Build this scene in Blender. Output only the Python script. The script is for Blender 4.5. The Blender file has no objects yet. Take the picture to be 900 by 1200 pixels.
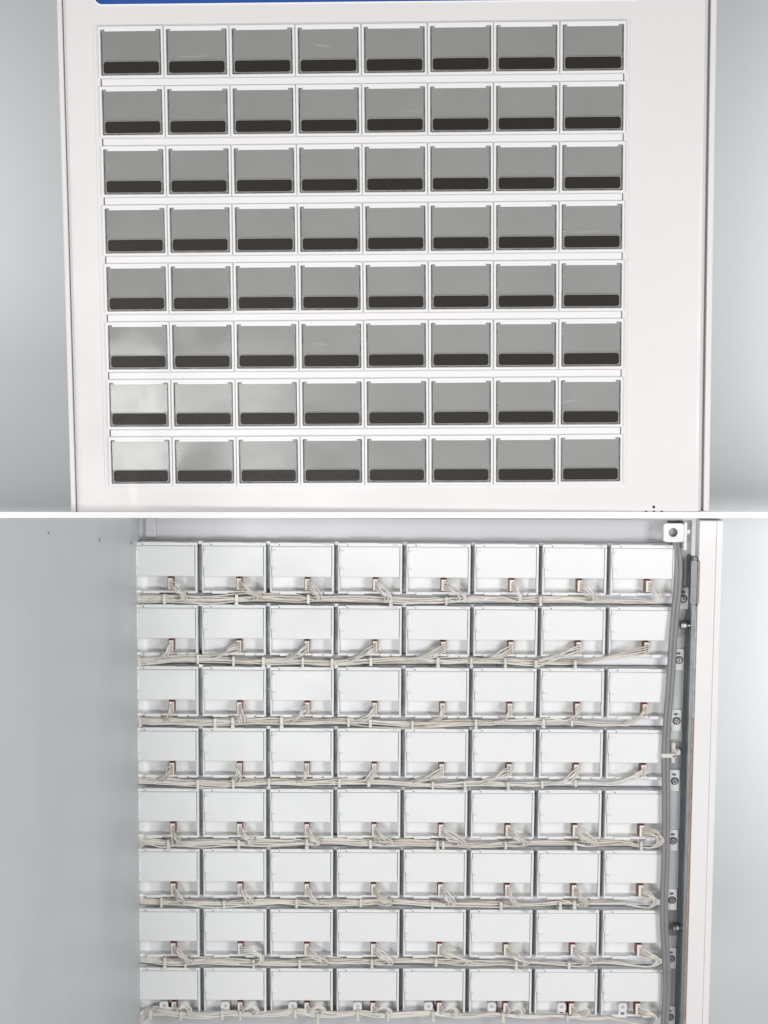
import bpy, bmesh, math, random
from mathutils import Matrix, Vector
random.seed(7)
PI = math.pi
S = bpy.context.scene
COL = S.collection

# ------------------------------------------------------------------ helpers
def mat(name, color, rough=0.5, metal=0.0, noise=0.0, nscale=40.0, spec=0.5, bump=0.0, bscale=300.0, coat=0.0, tint2=None):
    m = bpy.data.materials.new(name); m.use_nodes = True
    nt = m.node_tree; b = nt.nodes['Principled BSDF']
    b.inputs['Base Color'].default_value = (*color, 1)
    b.inputs['Roughness'].default_value = rough
    b.inputs['Metallic'].default_value = metal
    b.inputs['Specular IOR Level'].default_value = spec
    b.inputs['Coat Weight'].default_value = coat
    b.inputs['Coat Roughness'].default_value = 0.12
    geo = nt.nodes.new('ShaderNodeNewGeometry')
    if noise > 0 or tint2:
        n = nt.nodes.new('ShaderNodeTexNoise'); n.inputs['Scale'].default_value = nscale
        n.inputs['Detail'].default_value = 5; n.inputs['Roughness'].default_value = 0.6
        nt.links.new(geo.outputs['Position'], n.inputs['Vector'])
        mx = nt.nodes.new('ShaderNodeMix'); mx.data_type = 'RGBA'
        c2 = tint2 if tint2 else tuple(c * (1 - noise) for c in color)
        mx.inputs['A'].default_value = (*color, 1); mx.inputs['B'].default_value = (*c2, 1)
        rmp = nt.nodes.new('ShaderNodeMapRange')
        rmp.inputs['From Min'].default_value = 0.35; rmp.inputs['From Max'].default_value = 0.68
        nt.links.new(n.outputs['Fac'], rmp.inputs['Value'])
        nt.links.new(rmp.outputs['Result'], mx.inputs['Factor'])
        nt.links.new(mx.outputs['Result'], b.inputs['Base Color'])
        r2 = nt.nodes.new('ShaderNodeMapRange')
        r2.inputs['From Min'].default_value = 0.3; r2.inputs['From Max'].default_value = 0.7
        r2.inputs['To Min'].default_value = max(0.02, rough * 0.85); r2.inputs['To Max'].default_value = min(1, rough * 1.15)
        nt.links.new(n.outputs['Fac'], r2.inputs['Value'])
        nt.links.new(r2.outputs['Result'], b.inputs['Roughness'])
    if bump > 0:
        n2 = nt.nodes.new('ShaderNodeTexNoise'); n2.inputs['Scale'].default_value = bscale
        n2.inputs['Detail'].default_value = 3
        nt.links.new(geo.outputs['Position'], n2.inputs['Vector'])
        bp = nt.nodes.new('ShaderNodeBump'); bp.inputs['Strength'].default_value = bump
        bp.inputs['Distance'].default_value = 0.001
        nt.links.new(n2.outputs['Fac'], bp.inputs['Height'])
        nt.links.new(bp.outputs['Normal'], b.inputs['Normal'])
    return m

def pane_material():
    """thin clear acrylic: see-through with a surface sheen, scuffed with fine scratches"""
    m = bpy.data.materials.new('clear_acrylic'); m.use_nodes = True
    nt = m.node_tree; nt.nodes.clear()
    out = nt.nodes.new('ShaderNodeOutputMaterial')
    tr = nt.nodes.new('ShaderNodeBsdfTransparent'); tr.inputs['Color'].default_value = (0.95, 0.955, 0.95, 1)
    gl = nt.nodes.new('ShaderNodeBsdfGlossy'); gl.inputs['Color'].default_value = (1, 1, 1, 1)
    df = nt.nodes.new('ShaderNodeBsdfDiffuse'); df.inputs['Color'].default_value = (.8, .8, .8, 1)
    fr = nt.nodes.new('ShaderNodeFresnel'); fr.inputs['IOR'].default_value = 1.45
    geo = nt.nodes.new('ShaderNodeNewGeometry')
    n = nt.nodes.new('ShaderNodeTexNoise'); n.inputs['Scale'].default_value = 35; n.inputs['Detail'].default_value = 6
    nt.links.new(geo.outputs['Position'], n.inputs['Vector'])
    rr = nt.nodes.new('ShaderNodeMapRange'); rr.inputs['From Min'].default_value = .35; rr.inputs['From Max'].default_value = .7
    rr.inputs['To Min'].default_value = .07; rr.inputs['To Max'].default_value = .17
    nt.links.new(n.outputs['Fac'], rr.inputs['Value']); nt.links.new(rr.outputs['Result'], gl.inputs['Roughness'])
    # scratches: thin lines from a stretched, warped noise
    mp = nt.nodes.new('ShaderNodeMapping'); mp.inputs['Rotation'].default_value = (0, math.radians(35), 0)
    mp.inputs['Scale'].default_value = (25, 1, 190)
    nt.links.new(geo.outputs['Position'], mp.inputs['Vector'])
    n2 = nt.nodes.new('ShaderNodeTexNoise'); n2.inputs['Scale'].default_value = 1.0; n2.inputs['Detail'].default_value = 2
    n2.inputs['Distortion'].default_value = .6
    nt.links.new(mp.outputs['Vector'], n2.inputs['Vector'])
    sc = nt.nodes.new('ShaderNodeMapRange'); sc.inputs['From Min'].default_value = .70; sc.inputs['From Max'].default_value = .78
    sc.inputs['To Min'].default_value = 0.004; sc.inputs['To Max'].default_value = .14
    nt.links.new(n2.outputs['Fac'], sc.inputs['Value'])
    m1 = nt.nodes.new('ShaderNodeMixShader'); m2 = nt.nodes.new('ShaderNodeMixShader')
    nt.links.new(fr.outputs['Fac'], m1.inputs['Fac'])
    nt.links.new(tr.outputs[0], m1.inputs[1]); nt.links.new(gl.outputs[0], m1.inputs[2])
    nt.links.new(sc.outputs['Result'], m2.inputs['Fac'])
    nt.links.new(m1.outputs[0], m2.inputs[1]); nt.links.new(df.outputs[0], m2.inputs[2])
    nt.links.new(m2.outputs[0], out.inputs['Surface'])
    return m

def L(u, v, w):
    """machine coordinates in mm (u right, v down, w towards the viewer) -> local metres"""
    return Vector((u, -w, -v)) * 0.001

class MB:
    def __init__(s): s.v = []; s.f = []; s.mi = []; s.sm = []
    def loft(s, loops, cap0=False, cap1=False, mi=0, smooth=False, closed=True):
        base = len(s.v); n = len(loops[0])
        for lp in loops: s.v.extend(lp)
        for i in range(len(loops) - 1):
            for j in range(n if closed else n - 1):
                a = base + i * n + j; b = base + i * n + (j + 1) % n
                s.f.append((a, b, b + n, a + n)); s.mi.append(mi); s.sm.append(smooth)
        if cap0: s.f.append(tuple(base + j for j in range(n))[::-1]); s.mi.append(mi); s.sm.append(False)
        if cap1:
            o = base + (len(loops) - 1) * n
            s.f.append(tuple(o + j for j in range(n))); s.mi.append(mi); s.sm.append(False)
    def plate(s, u0, u1, v0, v1, w0, w1, r=1.0, bev=0.6, mi=0, n=4):
        """solid rounded plate, back at w0, front at w1, front edge bevelled"""
        s.loft([rr(u0, u1, v0, v1, r, w0, n), rr(u0, u1, v0, v1, r, w1 - bev, n),
                rr(u0 + bev * .3, u1 - bev * .3, v0 + bev * .3, v1 - bev * .3, max(.05, r - bev * .3), w1 - bev * .3, n),
                rr(u0 + bev, u1 - bev, v0 + bev, v1 - bev, max(.05, r - bev), w1, n)], True, True, mi)
    def ring(s, o, i, w0, w1, ro=1.0, ri=.6, bev=.5, mi=0, n=4):
        """rectangular ring: outer o, inner i = (u0,u1,v0,v1), back w0 to front w1"""
        def g(q, d, r, w): return rr(q[0] - d, q[1] + d, q[2] - d, q[3] + d, max(.05, r + d), w, n)
        s.loft([g(i, 0, ri, w0), g(o, 0, ro, w0), g(o, 0, ro, w1 - bev), g(o, -bev, ro, w1),
                g(i, bev, ri, w1), g(i, 0, ri, w1 - bev), g(i, 0, ri, w0)], mi=mi)
    def cyl(s, c, axis, r, h, n=20, mi=0, r2=None, bev=0.0):
        """c base centre (u,v,w) mm; axis 'w' or 'u'"""
        r2 = r if r2 is None else r2
        def circ(rad, t):
            out = []
            for k in range(n):
                a = -2 * PI * k / n
                if axis == 'w': out.append(L(c[0] + rad * math.cos(a), c[1] - rad * math.sin(a), c[2] + t))
                else: out.append(L(c[0] + t, c[1] + rad * math.cos(a), c[2] + rad * math.sin(a)))
            return out
        lp = [circ(r, 0), circ(r2, h - bev)]
        if bev: lp.append(circ(r2 - bev, h))
        s.loft(lp, True, True, mi)
    def tube(s, pts, rad, n=6, mi=0, flat=1.0):
        """sweep along mm points (u,v,w)"""
        P = [L(*p) for p in pts]; loops = []; r = rad * .001
        up = Vector((0, -1, 0)); 
        for i, p in enumerate(P):
            t = (P[min(i + 1, len(P) - 1)] - P[max(i - 1, 0)])
            if t.length < 1e-9: t = Vector((1, 0, 0))
            t.normalize()
            a = up - t * up.dot(t)
            if a.length < 1e-4: a = Vector((0, 0, 1)) - t * t.z
            a.normalize(); up = a; b = t.cross(a)
            loops.append([p + a * (r * flat * math.cos(2 * PI * k / n)) + b * (r * math.sin(2 * PI * k / n)) for k in range(n)])
        s.loft(loops, True, True, mi, True)
    def build(s, name, mats, parent=None, loc=(0, 0, 0)):
        me = bpy.data.meshes.new(name); me.from_pydata(s.v, [], s.f)
        if not isinstance(mats, (list, tuple)): mats = [mats]
        for m in mats: me.materials.append(m)
        for p, i, sm in zip(me.polygons, s.mi, s.sm): p.material_index = i; p.use_smooth = sm
        bm = bmesh.new(); bm.from_mesh(me); bmesh.ops.recalc_face_normals(bm, faces=bm.faces); bm.to_mesh(me); bm.free()
        o = bpy.data.objects.new(name, me); COL.objects.link(o); o.location = loc
        if parent: o.parent = parent
        return o

def rr(u0, u1, v0, v1, r, w, n=4):
    r = max(.02, min(r, (u1 - u0) * .49, (v1 - v0) * .49)); out = []
    for cu, cv, a0 in ((u1 - r, v0 + r, 0), (u0 + r, v0 + r, 90), (u0 + r, v1 - r, 180), (u1 - r, v1 - r, 270)):
        for k in range(n + 1):
            a = math.radians(a0 + 90 * k / n)
            out.append(L(cu + r * math.cos(a), cv - r * math.sin(a), w))
    return out

def spline(ctrl, step=3.0):
    """Catmull-Rom through control points"""
    P = [Vector(c) for c in ctrl]; out = []
    for i in range(len(P) - 1):
        p0 = P[max(i - 1, 0)]; p1 = P[i]; p2 = P[i + 1]; p3 = P[min(i + 2, len(P) - 1)]
        k = max(2, int((p2 - p1).length / step))
        for j in range(k):
            t = j / k
            out.append(.5 * ((2 * p1) + (p2 - p0) * t + (2 * p0 - 5 * p1 + 4 * p2 - p3) * t * t + (3 * p1 - p0 - 3 * p2 + p3) * t ** 3))
    out.append(P[-1]); return [tuple(q) for q in out]

def tag(o, label=None, cat=None, group=None, kind=None):
    if label: o['label'] = label
    if cat: o['category'] = cat
    if group: o['group'] = group
    if kind: o['kind'] = kind
    return o

def empty(name, matrix=None):
    o = bpy.data.objects.new(name, None); COL.objects.link(o); o.empty_display_size = .05
    if matrix is not None: o.matrix_world = matrix
    return o

def copy_tree(o, parent):
    c = o.copy(); COL.objects.link(c); c.parent = parent
    for ch in list(o.children): copy_tree(ch, c)
    return c

def pose(a, T, k=1.0):
    """rotation vector and translation in lens axes (x right, y down, z forward; mm) -> world matrix of a machine"""
    v = Vector(a); R = Matrix.Rotation(v.length, 3, v.normalized())
    A = Matrix(((1, 0, 0), (0, 0, -1), (0, 1, 0)))          # (u, depth, up) -> (x, y down, z forward)
    M = (A.transposed() @ R @ A).to_4x4()
    M = M @ Matrix.Scale(k, 4)
    M.translation = A.transposed() @ (Vector(T) * (.001 * k))
    return M

# ------------------------------------------------------------------ materials
M_panel = mat('white_painted_steel', (.76, .741, .739), .42, noise=.025, nscale=9, bump=.02, bscale=900)
M_plastic = mat('white_moulded_plastic', (.82, .82, .82), .38, noise=.02, nscale=30)
M_rail = mat('white_spacer_plastic', (.81, .80, .80), .42, noise=.02, nscale=25)
M_gap_shade = mat('painted_gap_shade', (.07, .066, .06), .6)
M_channel = mat('grey_channel_plastic', (.27, .265, .25), .45, tint2=(.10, .095, .09), nscale=120)
M_insert = mat('grey_window_plate', (.365, .365, .36), .5, noise=.07, nscale=16)
M_strip = mat('black_strip_plastic', (.029, .024, .021), .38, noise=.25, nscale=260, spec=.2)
M_rim = mat('clear_cap_rim', (.30, .30, .29), .25)
M_pane = pane_material()
M_blue = mat('blue_sign_film', (.008, .072, .34), .4, noise=.04, nscale=20)
M_outline = mat('white_sign_edge', (.9, .9, .9), .4)
M_black = mat('black_hole', (.012, .012, .012), .7)
M_house = mat('white_housing_plastic', (.825, .838, .83), .42, noise=.02, nscale=22)
M_cover = mat('white_cover_plastic', (.845, .858, .852), .45, noise=.025, nscale=16, bump=.02, bscale=1200)
M_red = mat('dark_red_connector', (.20, .035, .03), .45, noise=.2, nscale=200)
M_cream = mat('cream_plug', (.82, .79, .72), .5)
M_wire = mat('cream_wire_insulation', (.81, .775, .71), .42, noise=.13, nscale=26)
M_wire2 = mat('white_wire_insulation', (.84, .82, .77), .42, noise=.10, nscale=40)
M_wire3 = mat('aged_wire_insulation', (.70, .63, .54), .45, noise=.15, nscale=30)
M_tie = mat('nylon_cable_tie', (.74, .72, .66), .35, noise=.06, nscale=80)
M_cable = mat('grey_cable_sheath', (.255, .255, .26), .42, noise=.08, nscale=50)
M_skin = mat('pale_door_skin', (.55, .545, .565), .36, noise=.04, nscale=6)
M_wall = mat('grey_painted_side_wall', (.63, .665, .688), .42, noise=.03, nscale=7)
M_post = mat('offwhite_post_paint', (.83, .808, .808), .45, noise=.025, nscale=18)
M_zinc = mat('zinc_plated_steel', (.34, .36, .37), .38, metal=.75, noise=.25, nscale=45)
M_dark = mat('dark_channel_steel', (.14, .155, .17), .5, metal=.2, noise=.25, nscale=30)
M_bar = mat('grey_latch_steel', (.30, .32, .34), .42, metal=.5, noise=.25, nscale=60)
M_rust = mat('rusted_edge', (.33, .19, .13), .75, tint2=(.40, .33, .29), nscale=110)
M_worn = mat('worn_steel_edge', (.50, .49, .48), .55, metal=.2, tint2=(.36, .27, .22), nscale=130)
M_plate = mat('pale_bracket_plate', (.82, .825, .825), .4, metal=.0, noise=.05, nscale=60)
M_rail2 = mat('bright_row_rail', (.42, .43, .44), .4, metal=.5, noise=.1, nscale=60)
M_tray = mat('pale_wire_tray', (.78, .775, .81), .4, noise=.04, nscale=12)
M_divide = mat('dark_zinc_divider', (.25, .265, .27), .45, metal=.4, noise=.2, nscale=50)
M_strip2 = mat('grey_rail_strip', (.60, .61, .61), .4, metal=.15, noise=.08, nscale=40)
M_screw = mat('bright_screw_steel', (.62, .62, .60), .25, metal=1, noise=.2, nscale=150)
M_board = mat('white_divider_board', (.93, .93, .93), .5)
M_back = mat('grey_backdrop_paper', (.60, .62, .63), .85, noise=.02, nscale=2)

# ------------------------------------------------------------------ upper machine, seen from the front
W_TOP = pose((0.115788, 0.025352, -0.005627), (-336.319, -570.560, 2005.703), .942)
PU, PV = 77.4, 68.948
top = tag(empty('ticket_machine', W_TOP),
          'white ticket vending machine front with eight rows of grey window buttons above the white shelf', 'vending machine')

b = MB()
b.plate(-48, 724, -92, 578, -300, -14, 3, 1)
b.plate(-48.4, -42.5, -92, 578, -14.2, -1.6, 1.2, 1.2)
b.plate(717.6, 724.4, -92, 578, -14.2, -2, 1.2, 1.0)
b.build('cabinet', M_panel, top)
b = MB()
b.loft([rr(-42.2, 715.2, -92, 578.6, 2, -13, 6), rr(-42.2, 715.2, -92, 578.6, 2, -7, 6),
        rr(-40.6, 713.6, -90.4, 577.6, 2, -3.2, 6), rr(-37.5, 710.5, -88, 577.2, 2, -.8, 6),
        rr(-33.5, 706.5, -84, 577, 2, 0, 6)], True, True)
b.build('front_panel', M_panel, top)
b = MB(); b.plate(-5.6, 623.4, -1.6, 7 * PV + 61.5, -.5, .9, 2, .5); b.build('button_bezel', M_panel, top)

# sign strip
b = MB(); b.plate(-5.0, 640, -90, -23.6, -.5, .7, 11, .2, 0, 8)
sign = b.build('sign', M_outline, top)
b = MB(); b.plate(-3.4, 638.4, -88.4, -25.2, .5, 1.1, 9.6, .2, 0, 8)
b.build('sign_face', M_blue, sign)
sign.rotation_euler = (0, math.radians(.075), 0)

# speaker holes beside the shelf
for (u, v) in ((657.3, 571), (648.2, 577.2), (657.5, 577.2), (666.8, 577.2)):
    b = MB(); b.cyl((0, 0, -.3), 'w', 1.75, .55, 16); b.build('speaker_hole', M_black, top, L(u, v, 0))

# one button, then 63 copies
b = MB()
O = (.45, PU - .45, .5, 60.0); I = (3.2, PU - 3.0, 4.3, 57.0)
b.ring(O, I, .5, 4.2, 1.3, 1.2, .6)
b.plate(I[0] - .3, I[1] + .3, I[2] - .3, I[3] + .3, .92, 1.25, .8, .1, 1)        # dark channel floor
b.plate(8.2, PU - 9, 4.1, 6.4, 1.0, 3.7, .5, .3)                                   # white lip drawn in for the highlight on the cap's top edge
btn = b.build('button', [M_plastic, M_channel], top)
b = MB(); b.plate(4.9, PU - 4.7, 5.2, 55.4, 1.2, 2.1, .8, .25); ins = b.build('window_plate', M_insert, btn)
b = MB()
b.plate(4.6, PU - 4.4, 6.5, 40.3, 2.7, 3.2, .6, .2)                                # clear window
b.ring((5.2, PU - 5.0, 40.5, 55.5), (6.1, PU - 5.9, 41.3, 54.7), 2.0, 3.35, 3.2, 3.0, .25, 1, 6)
lens = b.build('window_pane', [M_pane, M_rim], btn)
b = MB(); b.plate(6.2, PU - 6.0, 41.4, 54.6, 2.0, 3.2, 2.8, .45, 0, 6); b.build('black_strip', M_strip, btn)
for r in range(8):
    for c in range(8):
        o = btn if r == c == 0 else copy_tree(btn, top)
        o.location = L(c * PU + random.uniform(-.18, .18), r * PV + random.uniform(-.18, .18), random.uniform(-.1, .1))
        o.rotation_euler = (0, math.radians(random.uniform(-.15, .15)), 0)
for r in range(7):
    b = MB()
    v0 = r * PV + 60.9
    b.plate(3.4, 8 * PU - 3.4, v0, v0 + 7.7, .5, 3.2, .8, .7)
    b.plate(2.0, 3.3, v0 - .2, v0 + 7.9, .8, 1.6, .2, .1, 1); b.plate(8 * PU - 3.3, 8 * PU - 2.3, v0 - .2, v0 + 7.9, .8, 1.6, .2, .1, 1)  # dark slivers painted in as shade in the gaps at both ends
    b.build('row_spacer', [M_rail, M_gap_shade], top)

# ------------------------------------------------------------------ lower machine, the door seen from inside
W_BOT = pose((0.115127, -0.007227, 0.006172), (-292.336, 34.115, 1970.070))
QU, QV = 79.0, 72.942
low = tag(empty('ticket_machine', W_BOT),
          'opened ticket machine from inside, white switch housings between grey side wall and white post', 'vending machine')
SKIN = -20
b = MB()
b.plate(-40, 640, -26.3, 640, SKIN - 3, SKIN, 1, .5)
b.plate(14.5, 27.5, -26.6, -3, SKIN, SKIN + 5, 1.0, 1.5)                           # folded flange at the left
b.build('door_skin', M_skin, low)
# side channel: back sheet, two walls
b = MB()
b.plate(612, 652, -26.3, 640, SKIN + .02, SKIN + .6, .8, .2, 0)
b.build('side_channel', M_strip2, low)
b = MB(); b.plate(646.6, 651.2, 14, 640, -19.5, -17, .6, .4); b.build('channel_slot', M_dark, low)
# white post at the right
b = MB()
b.plate(656.5, 676.2, -28.4, 640, -20, 4, .4, .9)
b.plate(676.5, 684.2, -28.4, 640, -20, 2.6, .4, .9)
b.build('door_post', M_post, low)
# latch bar with rusty edge
b = MB()
b.plate(650.2, 655.0, 15, 640, -18, 1.0, .8, .5, 0); 
latch = b.build('latch_bar', M_bar, low)
b = MB(); b.plate(653.6, 656.4, 205, 640, -17, 1.7, .3, .3, 0); b.plate(654.4, 656.4, 72, 204.9, -17, 1.6, .3, .3, 1); b.build('rusty_edge', [M_rust, M_worn], latch)
b = MB()
b.plate(647.6, 655.2, 17, 70, 1.05, 5.0, 3.5, .8, 0, 6); b.plate(655.3, 658.3, 18, 69, 1.05, 4.2, 1.4, .6, 1)
b.build('latch_plate', [M_bar, M_rust], latch)

# side wall (the cabinet side) comes forward towards the viewer on the left; world metres
inv = W_BOT.inverted()
def depth_at(z): return 1.970 - (z + .034) * .1152                                 # the door leans: its depth at height z
def sheet(b, quad, th):
    nseg = 12; th = Vector((-th, 0, 0))
    q = [Vector(p) for p in quad]
    f = [[inv @ (q[0].lerp(q[1], t / nseg)) for t in range(nseg + 1)], [inv @ (q[3].lerp(q[2], t / nseg)) for t in range(nseg + 1)]]
    g = [[inv @ (q[0].lerp(q[1], t / nseg) + th) for t in range(nseg + 1)], [inv @ (q[3].lerp(q[2], t / nseg) + th) for t in range(nseg + 1)]]
    b.loft([f[0], f[1], g[1], g[0], f[0]], closed=False)
    b.loft([[q_ for q_ in (f[0][0], g[0][0])], [f[1][0], g[1][0]]], closed=False)
    b.loft([[q_ for q_ in (f[0][-1], g[0][-1])], [f[1][-1], g[1][-1]]], closed=False)
zt = -.0068
b = MB()
sheet(b, [(-.2905, 1.215, -.0042), (-.2853, depth_at(zt) - .004, zt), (-.2904, depth_at(-.66) - .004, -.66), (-.2945, 1.215, -.66)], .0016)
sheet(b, [(-.2853, depth_at(zt) - .0039, zt), (-.2840, depth_at(zt) + .034, zt), (-.2840, depth_at(-.0405) + .034, -.0405), (-.2855, depth_at(-.0405) - .0039, -.0405)], .0016)
wall = b.build('side_wall', M_wall, low)
for (px, py) in ((154, 636), (117, 632.5), (57, 624.5)):
    D = 1.9; 
    for _ in range(6):
        x = -.2905 + (D - 1.215) / .755 * .0052 + .0003; D = x * 2000 / (px - 450)
    z = -(py - 600) / 2000 * D
    b = MB()
    for dz, ln in ((.0012, .004), (-.0010, .006)) if px > 60 else ((0, .004),):
        c = [inv @ Vector((x + .0002, D + sx * ln * .5, z + dz + sz * .0007)) for sx, sz in ((-1, -1), (1, -1), (1, 1), (-1, 1))]
        c2 = [inv @ (Vector((x - .001, D + sx * ln * .5, z + dz + sz * .0007))) for sx, sz in ((-1, -1), (1, -1), (1, 1), (-1, 1))]
        b.loft([c2, c], True, True)
    b.build('slot', M_dark, wall)

# one switch housing, then 63 copies
b = MB()
b.plate(2.4, 76.8, .8, 60.2, SKIN + .3, -14, .8, .3)                               # back block, floor of the open lower half
b.plate(2.5, 76.7, .9, 4.4, -14.2, -.8, .5, .5)                                     # top lip
b.plate(2.5, 4.3, 4.5, 57.2, -14.2, -1.6, .4, .5)                                   # left rim
b.plate(74.2, 76.7, 4.5, 57.2, -14.2, .2, .5, .6)                                   # right rail
b.plate(2.5, 76.7, 57.3, 60.1, -14.2, -3.2, .4, .5)                                 # bottom sill
b.plate(14, 33, 57.0, 60.6, -3.5, -.6, .4, .5); b.plate(52, 63, 57.0, 60.6, -3.5, -.6, .4, .5); b.plate(65, 75, 57.5, 60.4, -3.5, -1.4, .4, .5)
b.plate(12, 50, .2, 2.2, -3, .3, .4, .4)
for u in (13.5, 70.5): b.cyl((u, 2.9, -.9), 'w', .75, .25, 10, 1)
b.loft([[L(62, .6, -.4), L(67, 3.4, -.4), L(72, 3.4, -.4), L(72, .6, -.4)], [L(62, .6, -.1), L(67, 3.4, -.1), L(72, 3.4, -.1), L(72, .6, -.1)]], False, True, 2)
hs = b.build('switch_housing', [M_house, M_black, M_strip2], low)
b = MB(); b.plate(4.55, 73.7, 4.6, 40.2, -14.1, .4, .8, .9); b.plate(6.5, 72, 5.6, 8.0, .2, .7, .6, .3); b.build('cover', M_cover, hs)
b = MB()
b.tube(spline([(9.0, 8.5, -.4), (6.2, 9.5, .3), (4.6, 13, .7), (4.4, 25, .7), (6.2, 29.5, .3), (9.0, 30.5, -.4)], 1.5), 1.25, 6)
b.build('latch_clip', M_house, hs)
b = MB()
b.plate(42.4, 48.9, 41.2, 55.4, -14.1, 1.2, .5, .3)
sock = b.build('connector_socket', M_red, hs)
b = MB()
b.plate(43.1, 48.5, 42.0, 55.1, 1.0, 3.6, .4, .3)
for k in range(4): b.plate(45.6, 47.4, 44.0 + 2.75 * k, 45.6 + 2.75 * k, 3.4, 3.8, .2, .1, 1)
b.build('plug', [M_cream, M_red], sock)
tilt = {}
for r in range(8):
    for c in range(8):
        o = hs if r == c == 0 else copy_tree(hs, low)
        o.location = L(c * QU + random.uniform(-.25, .25), r * QV + random.uniform(-.2, .2), random.uniform(-.3, .3))
        o.rotation_euler = (0, math.radians(random.uniform(-.12, .12)), 0)

# bracket plates with screws on the side channel
def bracket():
    b = MB()
    b.plate(632.6, 646.2, -13.5, 12.5, -18.6, -15.6, 1.6, .8, 0, 5)
    b.plate(637.0, 641.8, -9.3, -6.6, -15.7, -15.35, .8, .1, 1)
    o = b.build('bracket_plate', [M_plate, M_dark], low)
    b = MB(); b.cyl((640.2, 0, -15.6), 'w', 4.9, .7, 24, 1, 4.6); b.cyl((640.2, 0, -15.5), 'w', 4.0, 2.6, 24, 0, 3.6, .7)
    b.plate(637.6, 642.8, -.45, .45, -12.9, -12.75, .2, .05, 1); b.plate(639.75, 640.65, -2.6, 2.6, -12.9, -12.7, .2, .05, 1)
    b.build('screw', [M_screw, M_dark], o)
    return o
br = bracket()
for r in range(8):
    o = br if r == 0 else copy_tree(br, low)
    o.location = L([3.2, 0, -1, -1.2, -1, -.5, .3, .8][r], 66 + r * QV, 0)
    if r: o.children[0].rotation_euler = (0, random.uniform(0, 3), 0); 
    if r:
        a = o.children[0].rotation_euler[1]; s_ = o.children[0]
        piv = L(640.2, 0, 0); Rm = Matrix.Rotation(a, 3, 'Y'); s_.location = piv - Rm @ piv
# strips between the brackets, gaps at rows 1, 4 and 7
for (v0, v1) in ((44, 84), (112, 235), (288, 442), (478, 517)):
    b = MB(); b.plate(631.5, 645.0, v0, v1, -19.5, -18.6, 1.5, .4); b.build('rail_strip', M_strip2, low)
for (v0, v1) in ((86, 110), (237, 286), (444, 476)):
    b = MB(); b.plate(629, 646.4, v0, v1, -19.5, -19.0, .8, .2); b.build('recess_plate', M_zinc, low)
for c in range(1, 8):
    b = MB(); b.plate(c * QU - 2.6, c * QU + 3.0, 4.5, 7 * QV + 60, SKIN - .1, -17.2, .4, .3); b.build('column_divider', M_divide, low)
# long rails behind the tops and bottoms of the housings
for r in range(8):
    b = MB(); b.plate(4, 633, r * QV - .6, r * QV + 4.2, SKIN - .1, -8.6, .6, .6); b.build('row_rail', M_rail2, low)
    if r < 7:
        b = MB(); b.plate(4, 630, r * QV + 60.6, r * QV + 72.25, SKIN - .1, -12.5, 3.0, 2.2, 0, 6); b.build('wire_tray', M_tray, low)
for v in (97, 464):
    b = MB()
    b.cyl((640.5, v, -13), 'u', 4.2, 4.5, 6); b.cyl((645, v, -13), 'u', 5.2, 2.2, 20); b.cyl((647.2, v, -13), 'u', 3.0, 4, 14)
    b.build('bolt', M_screw, low)
# nylon clip on the side channel
b = MB()
b.plate(632.0, 637.5, 236, 261, -19, -6, 2.2, 1.4, 0, 6)
b.loft([rr(637.0, 643, 244.6, 252.4, 1, -14), rr(637.0, 643.5, 245.6, 251.4, 1, -9)], True, True)
b.build('nylon_clip', M_tie, low)
# top bracket with hole
b = MB()
hole = [];
N = 28
out = []
for k in range(N):
    a = 2 * PI * k / N; ca, sa = math.cos(a), math.sin(a)
    m_ = max(abs(ca) / 11.8, abs(sa) / 10.9)
    out.append((625.6 + ca / m_, -14.9 - sa / m_))
def lp(r_, w): return [L(624.9 + r_ * math.cos(2 * PI * k / N), -15.3 - r_ * math.sin(2 * PI * k / N), w) for k in range(N)]
b.loft([lp(5.2, 7), [L(u, v, 7) for u, v in out], [L(u, v, 9.6) for u, v in out],
        [L(625.6 + (u - 625.6) * .95, -14.9 + (v + 14.9) * .95, 10.2) for u, v in out], lp(5.5, 10.2), lp(5.2, 9.8), lp(5.2, 7)])
b.plate(637.6, 640.6, -27.0, 5, -19.5, 10.6, .7, .5)
b.plate(640.4, 645.2, -18.4, -13.0, 2, 6, 1.4, .8)
b.plate(619.5, 636.5, -27.6, -25.95, 1, 5, .6, .3, 1)
b.cyl((624.9, -15.3, -10), 'w', 5.1, 12, 20, 2)
b.build('top_bracket', [M_plate, M_black, M_zinc], low)
# cable clamps along the lowest row
for r_, u in enumerate((33.5, 27.5, 29, 27.3, 33, 29.5, 34, 28)):
    b = MB(); U = u + QU * r_; V = 7 * QV
    b.ring((U - 5.4, U + 5.4, V + 42, V + 53.5), (U - 1.9, U + 1.9, V + 45, V + 48.8), -13.5, 1.5, 3.6, 1.9, 1.1, 0, 6); b.cyl((U, V + 46.9, -13), 'w', 1.7, 12.6, 12, 1)
    b.plate(U - 5.0, U - 2.2, V + 53.0, V + 57, -13, 0, .8, .5); b.plate(U + 2.2, U + 5.0, V + 53.0, V + 57, -13, 0, .8, .5)
    b.build('cable_clamp', [M_plastic, M_strip2], low)

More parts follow.
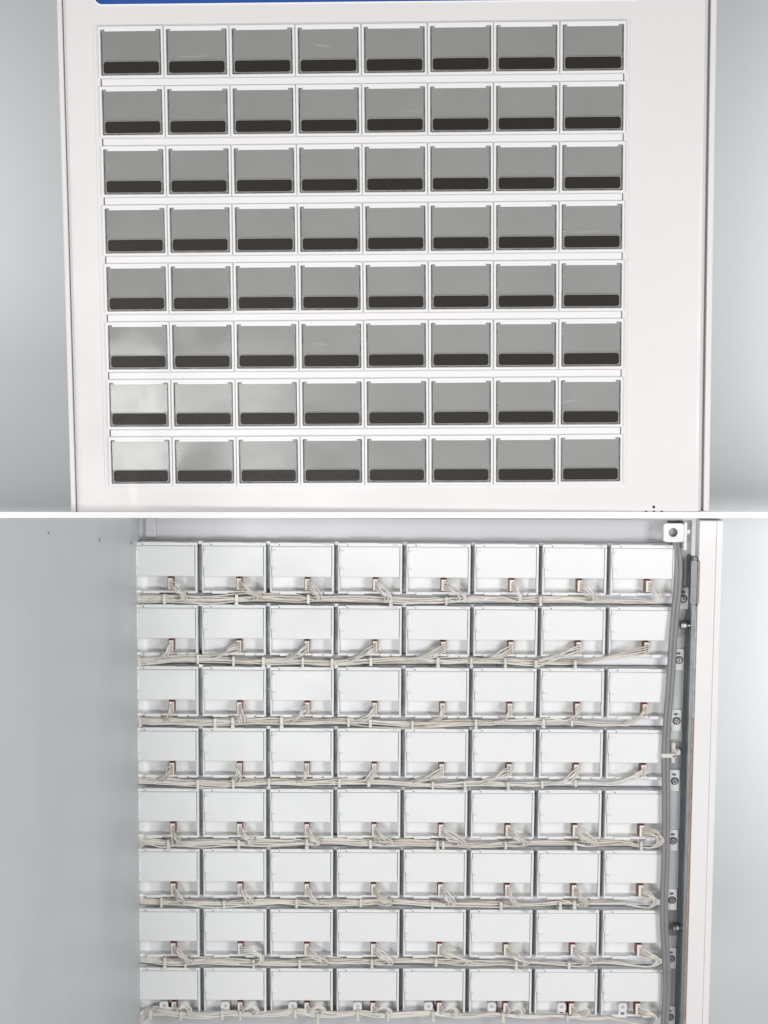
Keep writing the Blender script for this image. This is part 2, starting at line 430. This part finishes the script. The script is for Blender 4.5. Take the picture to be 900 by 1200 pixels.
# ------------------------------------------------------------------ grey cable down the right side
cab = tag(empty('power_cable', W_BOT), 'thick grey cable hanging from white top bracket down the right side of the housings', 'cable')
path = [(627.8, -24, -4), (631.5, 2, -2), (633.7, 23.7, 0), (632.9, 51.2, 3), (630.5, 75.8, 6), (628.1, 112.6, 8), (626.4, 161, 8), (624.1, 206.8, 7),
        (623.5, 246.9, 6), (625.3, 304, 7), (626.2, 365.6, 8), (625.8, 401.9, 8), (625.9, 433.1, 8), (627.2, 461.3, 8), (630.1, 495.9, 8),
        (631.7, 532.7, 8), (630.7, 564.4, 8), (629.3, 606.9, 8)]
P_ = spline(path, 5)
b = MB()
b.tube([(u - 2.2, v, w) for u, v, w in P_], 2.75, 12); b.tube([(u + 2.2, v, w + .3) for u, v, w in P_], 2.75, 12)
b.build('sheath', M_cable, cab)
b = MB(); b.ring((618.2, 635.5, 245.2, 249.8), (618.9, 634.8, 245.3, 249.7), 2, 9.8, .6, .5, .3); b.plate(618.4, 631, 245.2, 249.8, 9, 10.4, .6, .4)
b.build('cable_tie', M_tie, cab)

# ------------------------------------------------------------------ cream wire harnesses, one under each row of housings
ordinal = ['topmost', 'second', 'third', 'fourth', 'fifth', 'sixth', 'seventh', 'lowest']
look = ['cream wires with short leads dropping right, bundle under the topmost row of housings',
        'cream wires with leads sweeping left, bundle under the second row of housings from the top',
        'cream wires knotted by many ties, bundle under the third row of housings from the top',
        'cream wires with leads curving left, bundle under the fourth row, level with the nylon clip',
        'cream wires ending in a round loop by grey cable, under fifth row of housings',
        'cream wires with short leads drooping right, bundle under the sixth row of housings',
        'cream wires with long hairpin loop beside grey cable, under seventh row of housings',
        'sagging cream wires held by white clamps along the lowest row of housings']
# per row and column: reach of the lead sideways (negative = left) before it joins the bundle, and how far it loops out
reach = [[14, 20, 17, 18, 18, 14, 14, 14], [-12, -30, -22, -28, -34, -38, -40, -60], [-3, 2, -12, -14, -3, -14, -10, -14],
         [-10, -4, -12, -14, -34, -26, -26, -34], [6, 18, 16, 20, 20, 22, 22, 18], [12, 10, 8, 14, 12, 6, 8, 10],
         [14, 26, 24, 20, 30, 24, 22, 24], [20, 18, 18, 16, 18, 26, 24, 20]]
ties = [[34, 125, 204, 300, 365, 476], [72, 118, 152, 196, 234, 277, 356, 388, 430, 475, 522], [12, 92, 121, 173, 252, 281, 330, 405, 480, 519],
        [82, 118, 159, 240, 281, 352, 395, 440, 479, 520], [42, 130, 199, 281, 356, 365, 440, 518, 600], [32, 112, 190, 270, 348, 428, 505, 520],
        [38, 64, 142, 199, 277, 360, 455, 519], [26, 50, 104, 128, 190, 216, 270, 296, 352, 436, 518]]
for r in range(8):
    rnd = random.Random(100 + r)
    h = tag(empty('wire_harness', W_BOT), look[r], 'wire harness', 'cream wire harnesses under the rows of housings')
    V0 = r * QV
    vb = V0 + (66.2 if r < 7 else 53.5)
    ph = [rnd.uniform(0, 6) for _ in range(4)]
    def centre(u, r=r, vb=vb, ph=ph):
        if r < 7:
            return vb + 1.3 * math.sin(u / 47 + ph[0]) + .8 * math.sin(u / 19 + ph[1])
        k = (u - 31) / 79.0
        return vb + 3.6 * math.sin(PI * (k - math.floor(k))) + (5 * max(0, (u - 380) / 250)) + .6 * math.sin(u / 23 + ph[1])
    for c in range(8):
        u0 = c * QU + 46.6
        lead = MB()
        R_ = reach[r][c] + rnd.uniform(-4, 4)
        sg = rnd.uniform(-2.5, 2.5); lf = rnd.uniform(0, 6)
        for i in range(4):
            spread = max(1.6, 5.0 * math.sqrt((8 - c) / 8))
            dv = rnd.uniform(-spread, spread); dw = rnd.uniform(-spread, spread) * .9
            p1, p2, p3 = (rnd.uniform(0, 6) for _ in range(3)); a1 = rnd.uniform(.8, 2.6); a2 = rnd.uniform(.25, .8)
            def bpt(u):
                wz = (-3.5 if r < 7 else 3.0) + dw + 1.8 * math.sin(u / 33 + p3)
                if u < 26: wz = min(wz, -2.2)
                if u < 14: wz = min(wz, -3.2)
                return (u, centre(u) + dv * (.72 + .28 * math.sin(u / 60 + p2)) + a1 * math.sin(u / 31 + p1) * .8 + a2 * math.sin(u / 11.5 + p2), wz)
            vs = V0 + 44.9 + 2.75 * i
            j = rnd.uniform(-1.6, 1.6)
            pts = [(u0 - .4, vs, 2.6), (u0 + (1.5 if R_ > 0 else -.6), vs + .4, 6.5)]
            ue = u0 + R_ + rnd.choice((-3.6, -1.5, .2, 1.8, 3.6)) + j
            if r == 7:
                # a small loop beside the connector before diving behind the bundle
                lr = 7.5 + j * .8
                cu, cv = u0 + 12 + j, V0 + 48.5 - (i - 1.5) * .9
                if c in (0, 1, 2, 3, 4, 5, 6):
                    pts += [(cu - lr * .6, cv - lr * .55, 14 + i * .4), (cu + 1, cv - lr * .85, 13 + i * .4), (cu + lr, cv - 1, 11 + i * .4), (cu + lr * .5, cv + lr * .8, 8), (cu - lr * .3, cv + lr * 1.0, 4)]
                else:
                    pts += [(u0 + 9, vs + 1 - i, 13), (u0 + 18 + j, V0 + 52, 12), (u0 + 20 + j, V0 + 60, 8), (u0 + 14 + j, V0 + 69, 3), (u0 - 10, V0 + 66, 0)]
                ue = u0 - 4 if c < 7 else u0 - 34
            elif R_ > 0:
                far = ue - u0
                if (r, c) in ((4, 7), (6, 7), (5, 7), (6, 1), (6, 6)):
                    lp_ = {(4, 7): -1, (6, 7): 2, (5, 7): 2, (6, 1): -2, (6, 6): 2}[(r, c)]
                    pts += [(u0 + far * .55, vs + lp_ - i * .6, 14), (u0 + far * .95, V0 + 54 + lp_, 12 + i * .3), (u0 + far * 1.02, V0 + 60, 10), (u0 + far * .75, V0 + 66.5, 6), (u0 + far * .1, V0 + 69, 1)]
                    ue = u0 - 26 + j * 3
                else:
                    pts += [(u0 + far * .45 + rnd.uniform(-1.5, 1.5), vs + 3.2 + sg + rnd.uniform(-1.2, 1.2), 11 + lf), (u0 + far * .95, V0 + 59.5 + i * .3, 9.5), (u0 + far, V0 + 64.5, 6.5), (u0 + far * .7, V0 + 67.5, 3.0)]
                    ue = u0 + far * .1 - 10
            else:
                far = ue - u0
                pts += [(u0 + far * .32 - .5, vs + 3.6 + sg + rnd.uniform(-1.2, 1.2), 9 + lf), (u0 + far * .75 + rnd.uniform(-2, 2), V0 + 59.5 + sg * .6 + rnd.uniform(-1.2, 1.2), 7)]
                ue = u0 + far - 8
            u = ue
            while u > 9:
                pts.append(bpt(u)); u -= 8.5
            pts.append((6.5, bpt(7)[1] + (0 if r not in (1, 4, 7) else (dv * .9 + (6 if r == 7 else 1))), -4.5))
            lead.tube(spline(pts, 3.2), .93, 6, rnd.choice((0, 0, 1, 1, 2)))
        lead.build('wire_lead', [M_wire, M_wire2, M_wire3], h)
    for k, u in enumerate(ties[r]):
        ncol = max(1, 8 - u / QU)
        u += rnd.uniform(-7, 7); hh = 2.6 + 3.2 * math.sqrt(min(1, ncol / 7.5)); cv = centre(u); zf = 0 if r < 7 else 6.5
        b = MB(); tw = rnd.uniform(1.1, 1.7)
        b.ring((u - tw, u + tw, cv - hh, cv + hh), (u - tw + .1, u + tw - .1, cv - hh + .6, cv + hh - .6), -7 + zf, 3.4 + zf, .3, .3, .2)
        b.plate(u - tw, u + tw, cv - hh, cv + hh, 3.0 + zf, 3.7 + zf, .5, .3)
        if rnd.random() < .4: b.plate(u - tw - .5, u + tw + .5, cv + hh * .55, cv + hh + 2.2, 2.2 + zf, 5.2 + zf, .6, .5)
        b.build('cable_tie', M_tie, h)

# ------------------------------------------------------------------ shelf stands in for the white gap between the two views; backdrop
def world_box(name, x0, x1, y0, y1, z0, z1, m, bev=0.0):
    bm = bmesh.new(); bmesh.ops.create_cube(bm, size=1)
    for v in bm.verts: v.co = Vector(((x0, x1)[v.co.x > 0], (y0, y1)[v.co.y > 0], (z0, z1)[v.co.z > 0]))
    if bev: bmesh.ops.bevel(bm, geom=bm.edges[:], offset=bev, segments=2, affect='EDGES')
    me = bpy.data.meshes.new(name); bm.to_mesh(me); bm.free(); me.materials.append(m)
    o = bpy.data.objects.new(name, me); COL.objects.link(o); return o
divider = tag(world_box('divider', -.75, .75, 1.932, 2.70, -.00677, 0, M_board, .0003), 'thin white shelf board filling the gap between the upper machine and the opened lower one', 'divider')
bd = tag(world_box('backdrop', -2.2, 2.2, 2.75, 2.76, -1.6, 1.8, M_back), kind='structure')

# ------------------------------------------------------------------ camera, light
cam = bpy.data.cameras.new('camera'); co = bpy.data.objects.new('camera', cam); COL.objects.link(co)
cam.sensor_fit = 'HORIZONTAL'; cam.sensor_width = 36; cam.lens = 80; cam.clip_start = .05; cam.clip_end = 50
co.location = (0, 0, 0); co.rotation_euler = (PI / 2, 0, 0)
S.camera = co
def area(name, loc, target, sx, sy, power, color=(1, 1, 1)):
    l = bpy.data.lights.new(name, 'AREA'); l.shape = 'RECTANGLE'; l.size = sx; l.size_y = sy; l.energy = power; l.color = color
    o = bpy.data.objects.new(name, l); COL.objects.link(o); o.location = loc
    d = Vector(target) - Vector(loc); o.rotation_euler = d.to_track_quat('-Z', 'Y').to_euler(); return o
area('softbox_or_fill', (-.76, .30, -.22), (-.05, 2.05, .05), .42, .34, 3.2, (1, .985, .975))
area('softbox_or_fill', (-.42, .30, -.22), (-.05, 2.05, .05), .30, .32, 1.0, (1, .985, .975))  # added dim lamp, spreads the pane glare towards the second column
area('softbox_or_fill', (-1.2, .40, .10), (-.05, 2.0, -.1), .45, .45, 10.5, (1, .985, .98))
area('softbox_or_fill', (1.15, .35, .04), (.05, 2.0, -.1), .45, .45, 12.5, (1, .985, .98))
area('softbox_or_fill', (-.28, .15, -.68), (.0, 2.0, -.15), .4, .3, 12.3, (1, .995, .99))
area('softbox_or_fill', (1.0, .55, -.72), (-.29, 1.6, -.30), .4, .4, 4.5, (1, .995, .985))  # added fill to brighten the side wall and lower housings
area('softbox_or_fill', (-1.0, 2.34, .48), (-.72, 2.75, .42), .25, .4, 2.1)  # added lamp to lift the backdrop at upper left
area('softbox_or_fill', (1.0, 2.34, .54), (.76, 2.75, .46), .25, .4, 2.2)  # same for the upper right backdrop, an added lamp
area('softbox_or_fill', (.95, 2.2, -.20), (.62, 2.75, -.24), .2, .4, 4.4)  # added lamp, brightens the backdrop beside the door post
w = bpy.data.worlds.new('World'); S.world = w; w.use_nodes = True
w.node_tree.nodes['Background'].inputs['Color'].default_value = (.98, .985, 1, 1)
w.node_tree.nodes['Background'].inputs['Strength'].default_value = .24
S.view_settings.view_transform = 'Standard'; S.view_settings.look = 'None'; S.view_settings.exposure = -.05; S.view_settings.gamma = 1
